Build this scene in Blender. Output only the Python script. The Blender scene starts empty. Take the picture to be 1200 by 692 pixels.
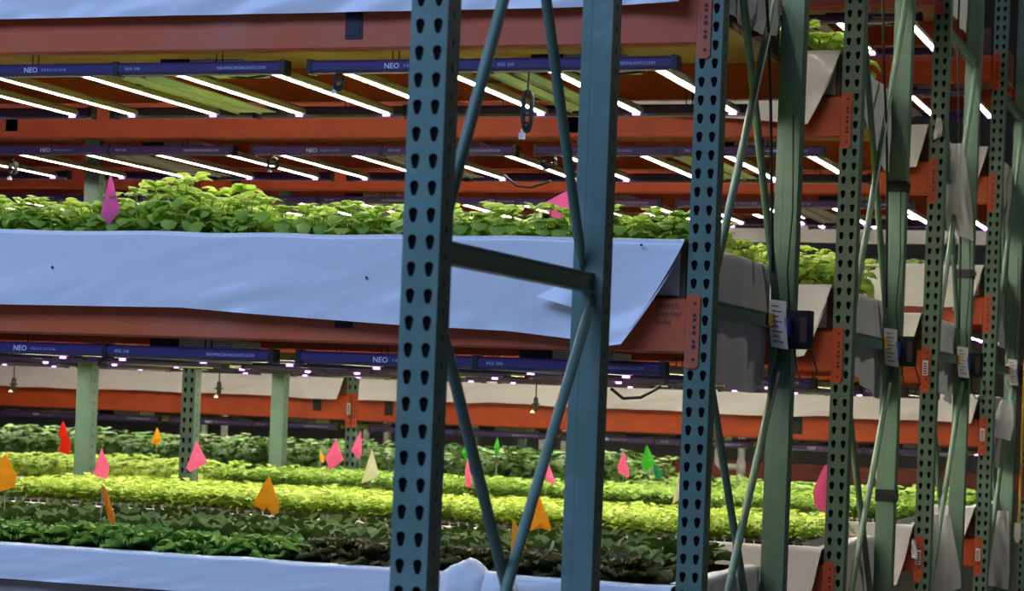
import bpy, math, random
from mathutils import Vector, Matrix, noise as mnoise

# ------------------------------------------------------------------ camera
F_PX, HORIZON, ROLL, YAW, CAM_H = 2662.97, 467.63, 0.0384, -0.3294, 1.55
scene = bpy.context.scene
COL = scene.collection
cd = bpy.data.cameras.new('camera'); cam = bpy.data.objects.new('camera', cd); COL.objects.link(cam)
cd.sensor_fit = 'HORIZONTAL'; cd.sensor_width = 36.0
cd.lens = F_PX / 1200 * 36.0
cd.shift_y = (HORIZON - 346.0) / 1200.0
cd.clip_end = 100
_c, _s = math.cos(YAW), math.sin(YAW); _cr, _sr = math.cos(ROLL), math.sin(ROLL)
_fwd = Vector((_s, _c, 0)); _right = Vector((_c, -_s, 0)); _up = Vector((0, 0, 1))
_cx = _right * _cr + _up * _sr; _cy = _up * _cr - _right * _sr
cam.matrix_world = Matrix(((_cx.x, _cy.x, -_fwd.x, 0), (_cx.y, _cy.y, -_fwd.y, 0),
                           (_cx.z, _cy.z, -_fwd.z, CAM_H), (0, 0, 0, 1)))
cd.dof.use_dof = True; cd.dof.focus_distance = 7.3; cd.dof.aperture_fstop = 7.0
scene.camera = cam

# ------------------------------------------------------------------ world, lights, exposure
w = bpy.data.worlds.new('world'); scene.world = w; w.use_nodes = True
w.node_tree.nodes['Background'].inputs[0].default_value = (0.35, 0.5, 0.9, 1)
w.node_tree.nodes['Background'].inputs[1].default_value = 0.05
vs = scene.view_settings
vs.view_transform = 'Standard'; vs.look = 'None'; vs.gamma = 1; vs.use_curve_mapping = False
vs.exposure = 0.0
LED_STRENGTH = 38.0
def area(name, loc, rot, sx, sy, power, color):
    l = bpy.data.lights.new(name, 'AREA'); l.shape = 'RECTANGLE'; l.size = sx; l.size_y = sy
    l.energy = power; l.color = color
    o = bpy.data.objects.new(name, l); COL.objects.link(o); o.location = loc; o.rotation_euler = rot
    return o
# bluish daylight from the skylight over the aisle in front of the racks
area('skylight_daylight', (-4.9, 0.6, 5.86), (0, 0, 0), 7.2, 4.4, 720, (0.33, 0.50, 0.97))
# fill light added over the cross aisle to brighten the liner ends
area('fill_light', (1.8, 10.5, 4.92), (0, math.radians(35), 0), 0.5, 0.5, 64, (1.0, 0.95, 0.86))

# ------------------------------------------------------------------ pixel -> world
def ray(x, y):
    a = x - 600; b = y - HORIZON
    u = (_cr * a + _sr * b) / F_PX; v = (-_sr * a + _cr * b) / F_PX
    return Vector((u * _c + _s, -u * _s + _c, -v))
def atY(x, y, Y):
    d = ray(x, y); t = Y / d.y; return Vector((d.x * t, Y, CAM_H + d.z * t))
def atX(x, y, X):
    d = ray(x, y); t = X / d.x; return Vector((X, d.y * t, CAM_H + d.z * t))

# ------------------------------------------------------------------ measures
YA, PITCH, BAY = 3.9817, 2.1336, 3.732
ROW = {k: YA + PITCH * i for i, k in enumerate('ABCDEF')}
NTH = {'A': 'bare front', 'B': 'first', 'C': 'second', 'D': 'third', 'E': 'fourth', 'F': 'fifth'}
XP = -1.554                    # centre line of the end frames
PW, PD = 0.074, 0.070          # post width, depth
REAR = 1.075                   # flat inner face of the rear post
DEPTH = REAR + PD
LV = {r: {'bottom': .835, 'middle': 1.695, 'top': 2.553, 'uppermost': 3.413} for r in 'BCD'}
LV['E'] = {'bottom': .735, 'lower': 1.387, 'upper': 2.050, 'top': 2.710, 'uppermost': 3.370}
BH = 0.152
rnd = random.Random(7)

# ------------------------------------------------------------------ materials
def mat(name, col, rough=.5, metal=0, noise=None, bump=0, bscale=60, spec=.5, emit=None, est=0, coat=0):
    m = bpy.data.materials.new(name); m.use_nodes = True
    nt = m.node_tree; b = nt.nodes['Principled BSDF']
    b.inputs['Base Color'].default_value = (*col, 1); b.inputs['Roughness'].default_value = rough
    b.inputs['Metallic'].default_value = metal; b.inputs['Specular IOR Level'].default_value = spec
    b.inputs['Coat Weight'].default_value = coat
    if emit:
        b.inputs['Emission Color'].default_value = (*emit, 1); b.inputs['Emission Strength'].default_value = est
    tc = nt.nodes.new('ShaderNodeTexCoord')
    if noise:
        col2, sc, lo, hi = noise
        n = nt.nodes.new('ShaderNodeTexNoise'); n.inputs['Scale'].default_value = sc; n.inputs['Detail'].default_value = 5
        nt.links.new(tc.outputs['Object'], n.inputs['Vector'])
        r = nt.nodes.new('ShaderNodeValToRGB')
        r.color_ramp.elements[0].position = lo; r.color_ramp.elements[0].color = (*col, 1)
        r.color_ramp.elements[1].position = hi; r.color_ramp.elements[1].color = (*col2, 1)
        nt.links.new(n.outputs['Fac'], r.inputs['Fac']); nt.links.new(r.outputs['Color'], b.inputs['Base Color'])
    if bump:
        n = nt.nodes.new('ShaderNodeTexNoise'); n.inputs['Scale'].default_value = bscale; n.inputs['Detail'].default_value = 4
        nt.links.new(tc.outputs['Object'], n.inputs['Vector'])
        bp = nt.nodes.new('ShaderNodeBump'); bp.inputs['Strength'].default_value = bump; bp.inputs['Distance'].default_value = .01
        nt.links.new(n.outputs['Fac'], bp.inputs['Height']); nt.links.new(bp.outputs['Normal'], b.inputs['Normal'])
    return m
def leaf_mat(name, c1, c2, trans=.35, rough=.42, sc=14):
    m = bpy.data.materials.new(name); m.use_nodes = True
    nt = m.node_tree; b = nt.nodes['Principled BSDF']; out = nt.nodes['Material Output']
    oi = nt.nodes.new('ShaderNodeObjectInfo'); tc = nt.nodes.new('ShaderNodeTexCoord')
    n = nt.nodes.new('ShaderNodeTexNoise'); n.inputs['Scale'].default_value = sc
    nt.links.new(tc.outputs['Object'], n.inputs['Vector'])
    ad = nt.nodes.new('ShaderNodeMath'); ad.operation = 'MULTIPLY_ADD'; ad.inputs[1].default_value = .55
    nt.links.new(oi.outputs['Random'], ad.inputs[0]); nt.links.new(n.outputs['Fac'], ad.inputs[2])
    r = nt.nodes.new('ShaderNodeValToRGB'); r.color_ramp.elements[0].position = .35; r.color_ramp.elements[1].position = 1.0
    r.color_ramp.elements[0].color = (*c1, 1); r.color_ramp.elements[1].color = (*c2, 1)
    nt.links.new(ad.outputs[0], r.inputs['Fac']); nt.links.new(r.outputs['Color'], b.inputs['Base Color'])
    b.inputs['Roughness'].default_value = rough; b.inputs['Specular IOR Level'].default_value = .18
    t = nt.nodes.new('ShaderNodeBsdfTranslucent'); mx = nt.nodes.new('ShaderNodeMixShader'); mx.inputs[0].default_value = trans
    nt.links.new(r.outputs['Color'], t.inputs['Color'])
    nt.links.new(b.outputs[0], mx.inputs[1]); nt.links.new(t.outputs[0], mx.inputs[2]); nt.links.new(mx.outputs[0], out.inputs['Surface'])
    return m
M = {}
M['green'] = mat('green_paint', (.122, .212, .150), .42, noise=((.158, .252, .180), 9, .42, .75), bump=.12, bscale=35)
M['green_worn'] = mat('green_paint_scuffed', (.125, .215, .165), .4, noise=((.20, .29, .25), 7, .5, .75), bump=.2, bscale=25)
M['orange'] = mat('orange_paint', (.58, .085, .013), .42, noise=((.48, .070, .013), 12, .4, .7))
M['orange_dusty'] = mat('orange_paint_dusty', (.66, .115, .026), .5, noise=((.58, .17, .08), 4, .45, .75))
M['orange_dark'] = mat('orange_paint_shaded', (.22, .045, .016), .6, noise=((.14, .03, .014), 6, .4, .7))  # darkened orange: shade on the rearmost beams put into the colour
M['brown_steel'] = mat('grey_brown_beam', (.50, .40, .33), .55, noise=((.40, .31, .25), 7, .4, .7))
M['liner'] = mat('white_liner', (.80, .79, .76), .30, bump=.25, bscale=9, coat=.15)
M['liner_grey'] = mat('grey_backed_liner', (.78, .78, .77), .42, bump=.3, bscale=10)
M['liner_matte'] = mat('white_liner_matte', (.84, .82, .78), .5, bump=.15, bscale=9)
M['wood'] = mat('plywood', (.58, .33, .14), .6, noise=((.44, .23, .09), 5, .4, .7))
M['board'] = mat('brown_board', (.20, .09, .045), .6, noise=((.28, .14, .07), 8, .4, .7))
M['purple'] = mat('purple_anodised', (.055, .033, .125), .30, metal=0, coat=.25)
M['purple_in'] = mat('purple_rear_rail', (.050, .022, .13), .30, coat=.3)
M['black'] = mat('black_plastic', (.012, .012, .014), .4)
M['rubber'] = mat('black_rubber', (.015, .015, .015), .5)
M['alu'] = mat('aluminium_bar', (.55, .53, .42), .4, metal=.3)
M['led'] = mat('led_strip', (1, 1, 1), .5, emit=(1.0, .93, .80), est=LED_STRENGTH)
M['led_dim'] = mat('dimmed_led_strip', (1, 1, 1), .5, emit=(1.0, .93, .80), est=25)
M['violet'] = mat('violet_glow', (.3, .1, .5), .5, emit=(.50, .13, 1.0), est=1.3)  # glow reflected by the rear headers, put into an emissive colour
M['print'] = mat('grey_print', (.55, .56, .70), .5)
M['print_white'] = mat('white_print', (.85, .85, .92), .5)
M['pen'] = mat('pen_marks', (.10, .05, .04), .6)
M['paper'] = mat('white_paper', (.78, .77, .74), .6)
M['ink'] = mat('black_ink', (.03, .03, .035), .6)
M['blue_plastic'] = mat('blue_plastic', (.03, .10, .55), .35)
M['yellow_plastic'] = mat('yellow_plastic', (.75, .42, .03), .5)
M['steel'] = mat('galvanised', (.42, .42, .36), .45, metal=.4)
M['bare'] = mat('post_shade_lining', (.008, .007, .006), .9, spec=.05)  # near-black colour for the shade inside the hollow posts
M['tray'] = mat('white_tray', (.80, .80, .77), .5)
M['soil'] = mat('dark_soil', (.018, .013, .010), .9, noise=((.05, .035, .02), 60, .4, .7))
M['pvc'] = mat('white_pvc', (.62, .60, .55), .45)
M['concrete'] = mat('concrete_floor', (.22, .21, .20), .7, noise=((.16, .155, .15), 3, .4, .7))
M['wall'] = mat('grey_wall', (.20, .185, .165), .8, noise=((.16, .15, .135), 2, .4, .7))
M['wall_brown'] = mat('brown_wall', (.20, .12, .07), .8, noise=((.15, .09, .05), 2, .4, .7))
M['frame_white'] = mat('window_frame', (.7, .7, .7), .5)
m = M['glass'] = mat('window_pane', (.75, .85, .95), .3); m.node_tree.nodes['Principled BSDF'].inputs['Roughness'].default_value = .2
def perf(name):
    m = mat(name, (.75, .76, .68), .5)
    nt = m.node_tree; b = nt.nodes['Principled BSDF']; tc = nt.nodes.new('ShaderNodeTexCoord')
    v = nt.nodes.new('ShaderNodeTexVoronoi'); v.inputs['Scale'].default_value = 140; v.inputs['Randomness'].default_value = 0
    nt.links.new(tc.outputs['Object'], v.inputs['Vector'])
    r = nt.nodes.new('ShaderNodeValToRGB'); r.color_ramp.interpolation = 'CONSTANT'
    r.color_ramp.elements[0].color = (.03, .03, .025, 1); r.color_ramp.elements[1].color = (.80, .80, .72, 1); r.color_ramp.elements[1].position = .33
    nt.links.new(v.outputs['Distance'], r.inputs['Fac']); nt.links.new(r.outputs['Color'], b.inputs['Base Color'])
    return m
M['perf'] = perf('perforated_plate')
M['basil'] = leaf_mat('basil_leaf', (.26, .45, .05), (.52, .65, .12), .45)
M['frilly'] = leaf_mat('frilly_leaf', (.075, .20, .03), (.23, .42, .07), .28)
M['romaine'] = leaf_mat('dark_romaine_leaf', (.030, .080, .018), (.090, .140, .032), .2)
M['redleaf'] = leaf_mat('red_brown_leaf', (.05, .075, .02), (.13, .13, .045), .2)
M['seedling_pale'] = leaf_mat('pale_seedling_leaf', (.36, .54, .065), (.60, .74, .15), .3)
M['seedling_mid'] = leaf_mat('mid_green_seedling_leaf', (.24, .45, .06), (.44, .62, .12), .3)
M['darkleaf'] = leaf_mat('dark_green_leaf', (.06, .16, .04), (.16, .28, .07), .25)
M['stem'] = mat('plant_stem', (.22, .32, .08), .6)
def flag_mat(name, c): return leaf_mat(name, tuple(x * .9 for x in c), c, .55, .4, 20)
FM = {'pink': flag_mat('pink_flag', (.98, .25, .53)), 'yellow': flag_mat('yellow_flag', (.95, .52, .03)),
      'white': flag_mat('white_flag', (.82, .80, .68)), 'green': flag_mat('green_flag', (.10, .55, .06)),
      'teal': flag_mat('teal_flag', (.03, .30, .14)), 'red': flag_mat('red_flag', (.80, .05, .025)),
      'orange': flag_mat('orange_flag', (.80, .32, .03))}

# ------------------------------------------------------------------ mesh helpers
class MB:
    def __init__(s): s.v = []; s.f = []; s.mi = []
    def add(s, vs_, fs, mi=0):
        o = len(s.v); s.v += [tuple(p) for p in vs_]
        for f in fs: s.f.append(tuple(i + o for i in f)); s.mi.append(mi)
    def box(s, x0, x1, y0, y1, z0, z1, mi=0):
        s.add([(x0, y0, z0), (x1, y0, z0), (x1, y1, z0), (x0, y1, z0), (x0, y0, z1), (x1, y0, z1), (x1, y1, z1), (x0, y1, z1)],
              [(0, 3, 2, 1), (4, 5, 6, 7), (0, 1, 5, 4), (1, 2, 6, 5), (2, 3, 7, 6), (3, 0, 4, 7)], mi)
    def prism_y(s, pts, y0, y1, mi=0):     # outline in x,z extruded along y
        n = len(pts)
        s.add([(x, y0, z) for x, z in pts] + [(x, y1, z) for x, z in pts],
              [tuple(range(n)), tuple(range(2 * n - 1, n - 1, -1))] + [(i, i + n, (i + 1) % n + n, (i + 1) % n) for i in range(n)], mi)
    def prism_x(s, pts, x0, x1, mi=0):     # outline in y,z extruded along x
        n = len(pts)
        s.add([(x0, y, z) for y, z in pts] + [(x1, y, z) for y, z in pts],
              [tuple(range(n)), tuple(range(2 * n - 1, n - 1, -1))] + [(i, i + n, (i + 1) % n + n, (i + 1) % n) for i in range(n)], mi)
    def tube(s, pts, r, n=6, mi=0, cap=True):
        pts = [Vector(p) for p in pts]; rs = r if isinstance(r, (list, tuple)) else [r] * len(pts)
        base = len(s.v); prev = None
        for i, p in enumerate(pts):
            t = (pts[min(i + 1, len(pts) - 1)] - pts[max(i - 1, 0)]).normalized()
            if prev is None:
                a = Vector((0, 0, 1)) if abs(t.z) < .9 else Vector((1, 0, 0))
                u = t.cross(a).normalized()
            else:
                u = (prev - t * prev.dot(t)).normalized()
            prev = u; b = t.cross(u)
            for k in range(n):
                q = p + (u * math.cos(2 * math.pi * k / n) + b * math.sin(2 * math.pi * k / n)) * rs[i]
                s.v.append(tuple(q))
        for i in range(len(pts) - 1):
            for k in range(n):
                a = base + i * n + k; c = base + i * n + (k + 1) % n
                s.f.append((a, c, c + n, a + n)); s.mi.append(mi)
        if cap:
            s.f.append(tuple(base + k for k in range(n))[::-1]); s.mi.append(mi)
            e = base + (len(pts) - 1) * n
            s.f.append(tuple(e + k for k in range(n))); s.mi.append(mi)
    def grid(s, nu, nv, fn, mi=0):
        base = len(s.v)
        for j in range(nv + 1):
            for i in range(nu + 1): s.v.append(tuple(fn(i / nu, j / nv)))
        for j in range(nv):
            for i in range(nu):
                a = base + j * (nu + 1) + i; s.f.append((a, a + 1, a + nu + 2, a + nu + 1)); s.mi.append(mi)
    def xform(s, mtx, start=0):
        for i in range(start, len(s.v)): s.v[i] = tuple(mtx @ Vector(s.v[i]))
    def mesh(s, name, mats, smooth=False):
        me = bpy.data.meshes.new(name); me.from_pydata(s.v, [], s.f)
        for m_ in (mats if isinstance(mats, (list, tuple)) else [mats]): me.materials.append(m_)
        me.polygons.foreach_set('material_index', s.mi)
        if smooth: me.polygons.foreach_set('use_smooth', [True] * len(s.f))
        me.update(); return me
    def build(s, name, mats, parent=None, loc=(0, 0, 0), smooth=False):
        return link(name, s.mesh(name, mats, smooth), parent, loc)
def link(name, me, parent=None, loc=(0, 0, 0)):
    o = bpy.data.objects.new(name, me); COL.objects.link(o); o.location = loc
    if parent: o.parent = parent
    return o
def thing(name, label, cat, loc=(0, 0, 0), group=None, rz=0):
    o = link(name, None, None, loc); o.empty_display_size = .1; o.rotation_euler.z = rz
    return tag(o, label, cat, group)
def tag(o, label, cat, group=None, kind=None):
    o['label'] = label; o['category'] = cat
    if group: o['group'] = group
    if kind: o['kind'] = kind
    return o
def copy_tree(o, parent=None):
    c = o.copy(); COL.objects.link(c); c.parent = parent
    for ch in list(o.children): copy_tree(ch, c)
    return c
def struct(name, mb, m_):
    o = mb.build(name, m_); o['kind'] = 'structure'; return o
def text_mesh(txt, size, m_, spacing=1.0):
    cu = bpy.data.curves.new('lettering', 'FONT'); cu.body = txt; cu.size = size; cu.space_character = spacing
    cu.extrude = .0003; cu.resolution_u = 2
    o = bpy.data.objects.new('lettering', cu); COL.objects.link(o)
    bpy.context.view_layer.update()
    me = bpy.data.meshes.new_from_object(o.evaluated_get(bpy.context.evaluated_depsgraph_get()))
    bpy.data.objects.remove(o); bpy.data.curves.remove(cu)
    me.materials.clear(); me.materials.append(m_)
    me.transform(Matrix.Rotation(math.radians(90), 4, 'X'))    # stands upright, reads from -y
    return me
def nz(x, y=0., z=0.): return mnoise.noise(Vector((x, y, z)))

# ================================================================== the room
mb = MB(); mb.box(-15, 4, -2.6, 19, -.1, 0); struct('floor', mb, M['concrete'])
mb = MB(); mb.box(-15, 4, -2.6, 19, 6.0, 6.1); struct('ceiling', mb, M['wall'])
mb = MB(); mb.box(-15, 4, 19, 19.1, 0, 6); struct('wall_back', mb, M['wall'])
mb = MB(); mb.box(4, 4.1, -2.6, 19, 0, 6); struct('wall_right', mb, M['wall_brown'])
mb = MB(); mb.box(-15.1, -15, -2.6, 19, 0, 6); struct('wall_left', mb, M['wall'])
mb = MB(); mb.box(-15, 4, -2.7, -2.6, 0, 6); struct('wall_front', mb, M['wall'])
win = link('window_1', None, None, (-4.9, .6, 5.9)); win['kind'] = 'structure'
for k in range(6):
    mb = MB(); x = -3.7 + k * 1.48; mb.box(x - .04, x + .04, -2.3, 2.3, 0, .1); mb.build('skylight_bar', M['frame_white'], win)
for k in range(5):
    mb = MB(); x = -3.7 + k * 1.48; mb.box(x + .04, x + 1.44, -2.3, 2.3, .05, .06); mb.build('pane', M['glass'], win)
lamp = thing('fill_lamp', 'added fill lamp with round metal shade, unseen over the cross aisle', 'lamp', (1.8, 10.5, 4.9))  # unseen fixture added around the fill light
mb = MB(); mb.tube([(0, 0, .06), (0, 0, .10), (0, 0, .22), (0, 0, .30)], [.42, .38, .16, .10], 20); mb.build('lamp_shade', M['steel'], lamp, smooth=True)
mb = MB(); mb.tube([(0, 0, .30), (0, 0, 1.1)], .012, 8); mb.build('hanging_rod', M['steel'], lamp)

# ================================================================== rack frames
HOLE = .0508; Z0 = .0100; NR = 83; POST_H = Z0 + NR * HOLE + .02
def tear(ang):      # radius of the teardrop outline from the cell centre in direction ang (in x,z)
    dx, dz = math.cos(ang), math.sin(ang); best = 0
    r1, c1, r2, c2 = .0092, .0052, .0056, -.0096
    for k in range(11):
        t = k / 10; r = r1 + (r2 - r1) * t; c = c1 + (c2 - c1) * t
        bb = dz * c; disc = bb * bb - (c * c - r * r)
        if disc >= 0: best = max(best, bb + math.sqrt(disc))
    return best
def slot(ang):
    dx, dz = math.cos(ang), math.sin(ang)
    return min(.0050 / max(abs(dx), 1e-6), .0085 / max(abs(dz), 1e-6), .0092)
def hole_plate(mb, a0, a1, zc, hz, ac, shape, place, th=.003, n=4):
    """one cell of plate a0..a1 wide, 2*hz tall round zc with a hole at ac; place(a,z,inset)->xyz"""
    rim = []
    cor = [(a1, zc - hz), (a1, zc + hz), (a0, zc + hz), (a0, zc - hz)]
    for i in range(4):
        p, q = cor[i], cor[(i + 1) % 4]
        for k in range(n): rim.append((p[0] + (q[0] - p[0]) * k / n, p[1] + (q[1] - p[1]) * k / n))
    N = len(rim); hole = []
    for a, z in rim:
        an = math.atan2(z - zc, a - ac); r = shape(an); hole.append((ac + r * math.cos(an), zc + r * math.sin(an)))
    mb.add([place(a, z, 0) for a, z in rim] + [place(a, z, 0) for a, z in hole] + [place(a, z, th) for a, z in hole],
           [(i, (i + 1) % N, (i + 1) % N + N, i + N) for i in range(N)] + [(i + N, (i + 1) % N + N, (i + 1) % N + 2 * N, i + 2 * N) for i in range(N)])
def post_mesh():
    mb = MB(); h = PW / 2
    for k in range(NR):
        zc = Z0 + (k + .5) * HOLE + HOLE / 2
        for a0, a1, ac in ((-h, 0, -.018), (0, h, .018)):
            hole_plate(mb, a0, a1, zc, HOLE / 2, ac, tear, lambda a, z, t: (a, t, z))
        for sgn in (1, -1):
            hole_plate(mb, 0, PD, zc + HOLE / 2 if k < NR - 1 else zc, HOLE / 2, PD * .5, slot,
                       lambda a, z, t, s_=sgn: (s_ * (h - t), a, z), n=2)
    z0, z1 = 0, POST_H + HOLE
    # closed flat back with two shallow pressed ribs, foot and cap
    prof = [(-h, PD), (-h * .36, PD), (-h * .33, PD - .0006), (h * .33, PD - .0006), (h * .36, PD), (h, PD)]
    for i in range(len(prof) - 1):
        (x0, y0), (x1, y1) = prof[i], prof[i + 1]
        mb.add([(x0, y0, z0), (x1, y1, z0), (x1, y1, z1), (x0, y0, z1)], [(0, 1, 2, 3)])
    zl = Z0 + HOLE / 2
    mb.box(-h + .0045, h - .0045, .0045, PD - .004, .04, z1 - .04, 1)      # near-black lining, paints the shade seen through the holes
    mb.box(-h, h, 0, PD, 0, zl + .002)
    mb.box(-h, h, 0, PD, z1 - .03, z1)
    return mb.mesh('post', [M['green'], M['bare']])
POST = post_mesh()
POST_WORN = POST.copy(); POST_WORN.materials[0] = M['green_worn']
def strut_mesh(y0, y1):
    mb = MB(); mb.prism_x([(y0, -.022), (y1, -.022), (y1, .022), (y0, .022)], -.013, .013)
    # folded lip along the upper and lower edge
    mb.box(.013, .017, y0 + .01, y1 - .01, .017, .022); mb.box(.013, .017, y0 + .01, y1 - .01, -.022, -.017)
    return mb.mesh('strut', M['green'])
STRUT = strut_mesh(PD - .01, REAR + .01)
def brace(p, q, parent, xoff):
    mb = MB(); a = Vector((xoff, *p)); b = Vector((xoff, *q)); d = (b - a).normalized()
    mb.tube([a, a + d * .03, a + d * .06, b - d * .06, b - d * .03, b], [.006, .008, .0125, .0125, .008, .006], 10)
    return mb.build('diagonal_brace', M['green'], parent, smooth=True)
def make_frame(X, Y, label, group, inner=False, ztop_=3.32):
    t = thing('rack_frame', label, 'rack frame', (X, Y, 0), group)
    pm = POST_WORN if 'bare' in label else POST
    link('post', pm, t); o = link('post', pm, t, (0, DEPTH, 0)); o.rotation_euler.z = math.pi
    for y in (PD / 2, DEPTH - PD / 2):
        mb = MB(); mb.box(-.06, .06, y - .075, y + .075, 0, .008)
        for sx in (-1, 1): mb.tube([(sx * .048, y + .06, .008), (sx * .048, y + .06, .02)], .009, 6)
        mb.build('base_plate', M['green'], t)
    zs = [.14, .57, 1.828, ztop_, 4.12]
    for z in zs: link('strut', STRUT, t, (0, 0, z))
    for z0, z1 in (((.57, 1.828), (1.828, ztop_)) if not inner else ((.14, .57), (3.32, 4.12))):
        brace((PD - .004, z0 + .03), (REAR + .004, z1 - .03), t, .014); brace((PD - .004, z1 - .03), (REAR + .004, z0 + .03), t, -.014)
    return t
def frame_label(r, j):
    if r == 'A': return 'blue-lit green rack frame standing bare in front of the planted rows'
    w_ = ['end', 'inner', 'outermost'][j]
    if j == 0: return f'green rack end frame of the {NTH[r]} planted row with teardrop slots and crossed braces'
    return f'green {w_} rack frame in the {NTH[r]} planted row, rising among the beds'
for r, js in (('A', (0,)), ('B', (0, 1)), ('C', (0, 1)), ('D', (0, 1, 2)), ('E', (0, 1, 2)), ('F', (0, 1))):
    for j in js: make_frame(XP - j * BAY, ROW[r], frame_label(r, j), 'green rack frames', j > 0, 3.55 if r == 'A' else 3.32)

# ================================================================== beams
def conn_mesh():
    mb = MB(); h = .205; w_ = .040
    c_ = .008
    pts = [(-w_ / 2 + .0, -h / 2 + c_), (-w_ / 2 + c_, -h / 2), (w_ / 2 - c_, -h / 2), (w_ / 2, -h / 2 + c_), (w_ / 2, h / 2 - c_), (w_ / 2 - c_, h / 2), (-w_ / 2 + c_, h / 2), (-w_ / 2, h / 2 - c_)]
    mb.prism_y(pts, -.005, -.0004, 0)
    for z, r in ((.078, .0045), (.045, .0055), (.032, .005), (.012, .005), (-.004, .006), (-.028, .005), (-.042, .006), (-.078, .0045)):
        mb.tube([(.005, -.0052, z), (.005, -.0066, z)], r, 8, 1)
    return mb
CONN = conn_mesh()
def beam(X0, X1, Y, z, label, m_, side=-1, group='orange rack beams', straps=(), z_h=BH, conns=(1, 1), lab=None):
    """side -1: front beam (face at Y), +1: rear beam (face at Y)"""
    t = thing('rack_beam', label, 'beam', ((X0 + X1) / 2, Y, z), group); L = (X1 - X0) / 2
    mb = MB(); s_ = -side                                      # thickness runs inwards
    r = .006
    pts = [(0, r), (s_ * r, 0), (s_ * .042, 0), (s_ * .042, z_h - .035), (s_ * .030, z_h - .035), (s_ * .030, z_h), (s_ * r, z_h), (0, z_h - r)]
    if s_ < 0: pts = pts[::-1]
    mb.prism_x(pts, -L, L); mb.build('beam_body', m_, t)
    for k, x in enumerate((L + .022, -L - .022)):
        if not conns[k]: continue
        me = CONN.mesh('connector_plate', [m_, M['ink']])
        o = link('connector_plate', me, t, (x, 0, .062))
        if side > 0: o.rotation_euler.z = math.pi
    for X, zt, zb in straps:
        mb = MB(); mb.box(X - .027, X + .027, -.0035, .001, zb - z, zt - z); mb.box(X - .02, X + .02, -.005, -.003, zb - z + .01, zt - z - .01)
        mb.build('black_strap', M['black'], t).location.x = -(X0 + X1) / 2
    if lab:
        mb = MB(); mb.box(-.012, .012, -.008, -.0052, -.034, .034, 0)
        for k in range(5): mb.box(-.008, .008, -.0085, -.008, -.028 + k * .011, -.022 + k * .011, 1)
        mb.build('barcode_label', [M['paper'], M['ink']], t, (L + .022, 0, .07))
    return t
def bay_x(j): return (XP - (j + 1) * BAY + PW / 2 + .001, XP - j * BAY - PW / 2 - .001)
BAYTXT = ['', ' of the next bay', ' of the outer bay']
BAYS = {'B': (0,), 'C': (0, 1), 'D': (0, 1), 'E': (0, 1)}
def wood_label(s_): return s_
for r in 'BCDE':
    for lv, z in LV[r].items():
        for j in BAYS[r]:
            X0, X1 = bay_x(j)
            fm = M['orange']
            if r == 'B': fm = M['orange_dusty'] if lv != 'bottom' else M['brown_steel']
            straps = []
            if r == 'B' and lv == 'top': straps = [(atY(415, 35, ROW['B']).x, z + .143, z + .03)]
            if r == 'B' and lv == 'middle': straps = [(atY(403, 380, ROW['B']).x, z + .10, z + .045)]
            if r == 'C' and lv == 'top': straps = [(atY(14, 147, ROW['C']).x, z + .09, z + .03), (atY(670, 140, ROW['C']).x, z + .10, z + .02)]
            if r == 'D' and lv == 'top': straps = [(atY(183, 216, ROW['D']).x, z + .12, z + .03), (atY(277, 217, ROW['D']).x, z + .12, z + .03)] if j == 0 else []
            if r == 'E' and lv == 'lower':
                straps = [(atY(456, 472, ROW['E']).x, z + .14, z + .04), (atY(935, 498, ROW['E']).x, z + .14, z + .03)] if j == 0 else [(atY(372, 470, ROW['E']).x, z + .14, z + .05)]
            beam(X0, X1, ROW[r], z, f'orange beam along the front of the {lv} shelf, {NTH[r]} planted row{BAYTXT[j]}' if fm is not M['brown_steel'] else 'grey-brown beam along the front of the bottom shelf, first planted row',
                 fm, -1, straps=straps, lab=(r in 'DE' and lv in ('middle', 'lower', 'bottom')) and j == 0 or (r == 'E' and lv == 'lower'))
            beam(X0, X1, ROW[r] + DEPTH, z, f'orange beam along the back of the {lv} shelf, {NTH[r]} planted row{BAYTXT[j]}', M['orange'] if r != 'B' else M['orange'], 1)
X0, X1 = bay_x(0)
for j in (0, 1):
    X0, X1 = bay_x(j)
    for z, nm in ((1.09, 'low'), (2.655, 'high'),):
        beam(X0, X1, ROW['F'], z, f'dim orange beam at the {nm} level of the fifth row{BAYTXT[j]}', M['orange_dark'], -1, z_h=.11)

# pen writing on the front beam of the middle shelf, end bay
wr = [o for o in COL.objects if o.get('label') == 'orange beam along the front of the middle shelf, first planted row'][0]
for k, tx in enumerate(('North', 'Feeder', 'Side')):
    me = text_mesh(tx, .026, M['pen'], 1.05)
    p = atY(768, 359 + k * 9.6, ROW['B'])
    o = link('pen_writing', me, wr, (p.x - wr.location.x, -.0006, p.z - wr.location.z - .004))

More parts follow.
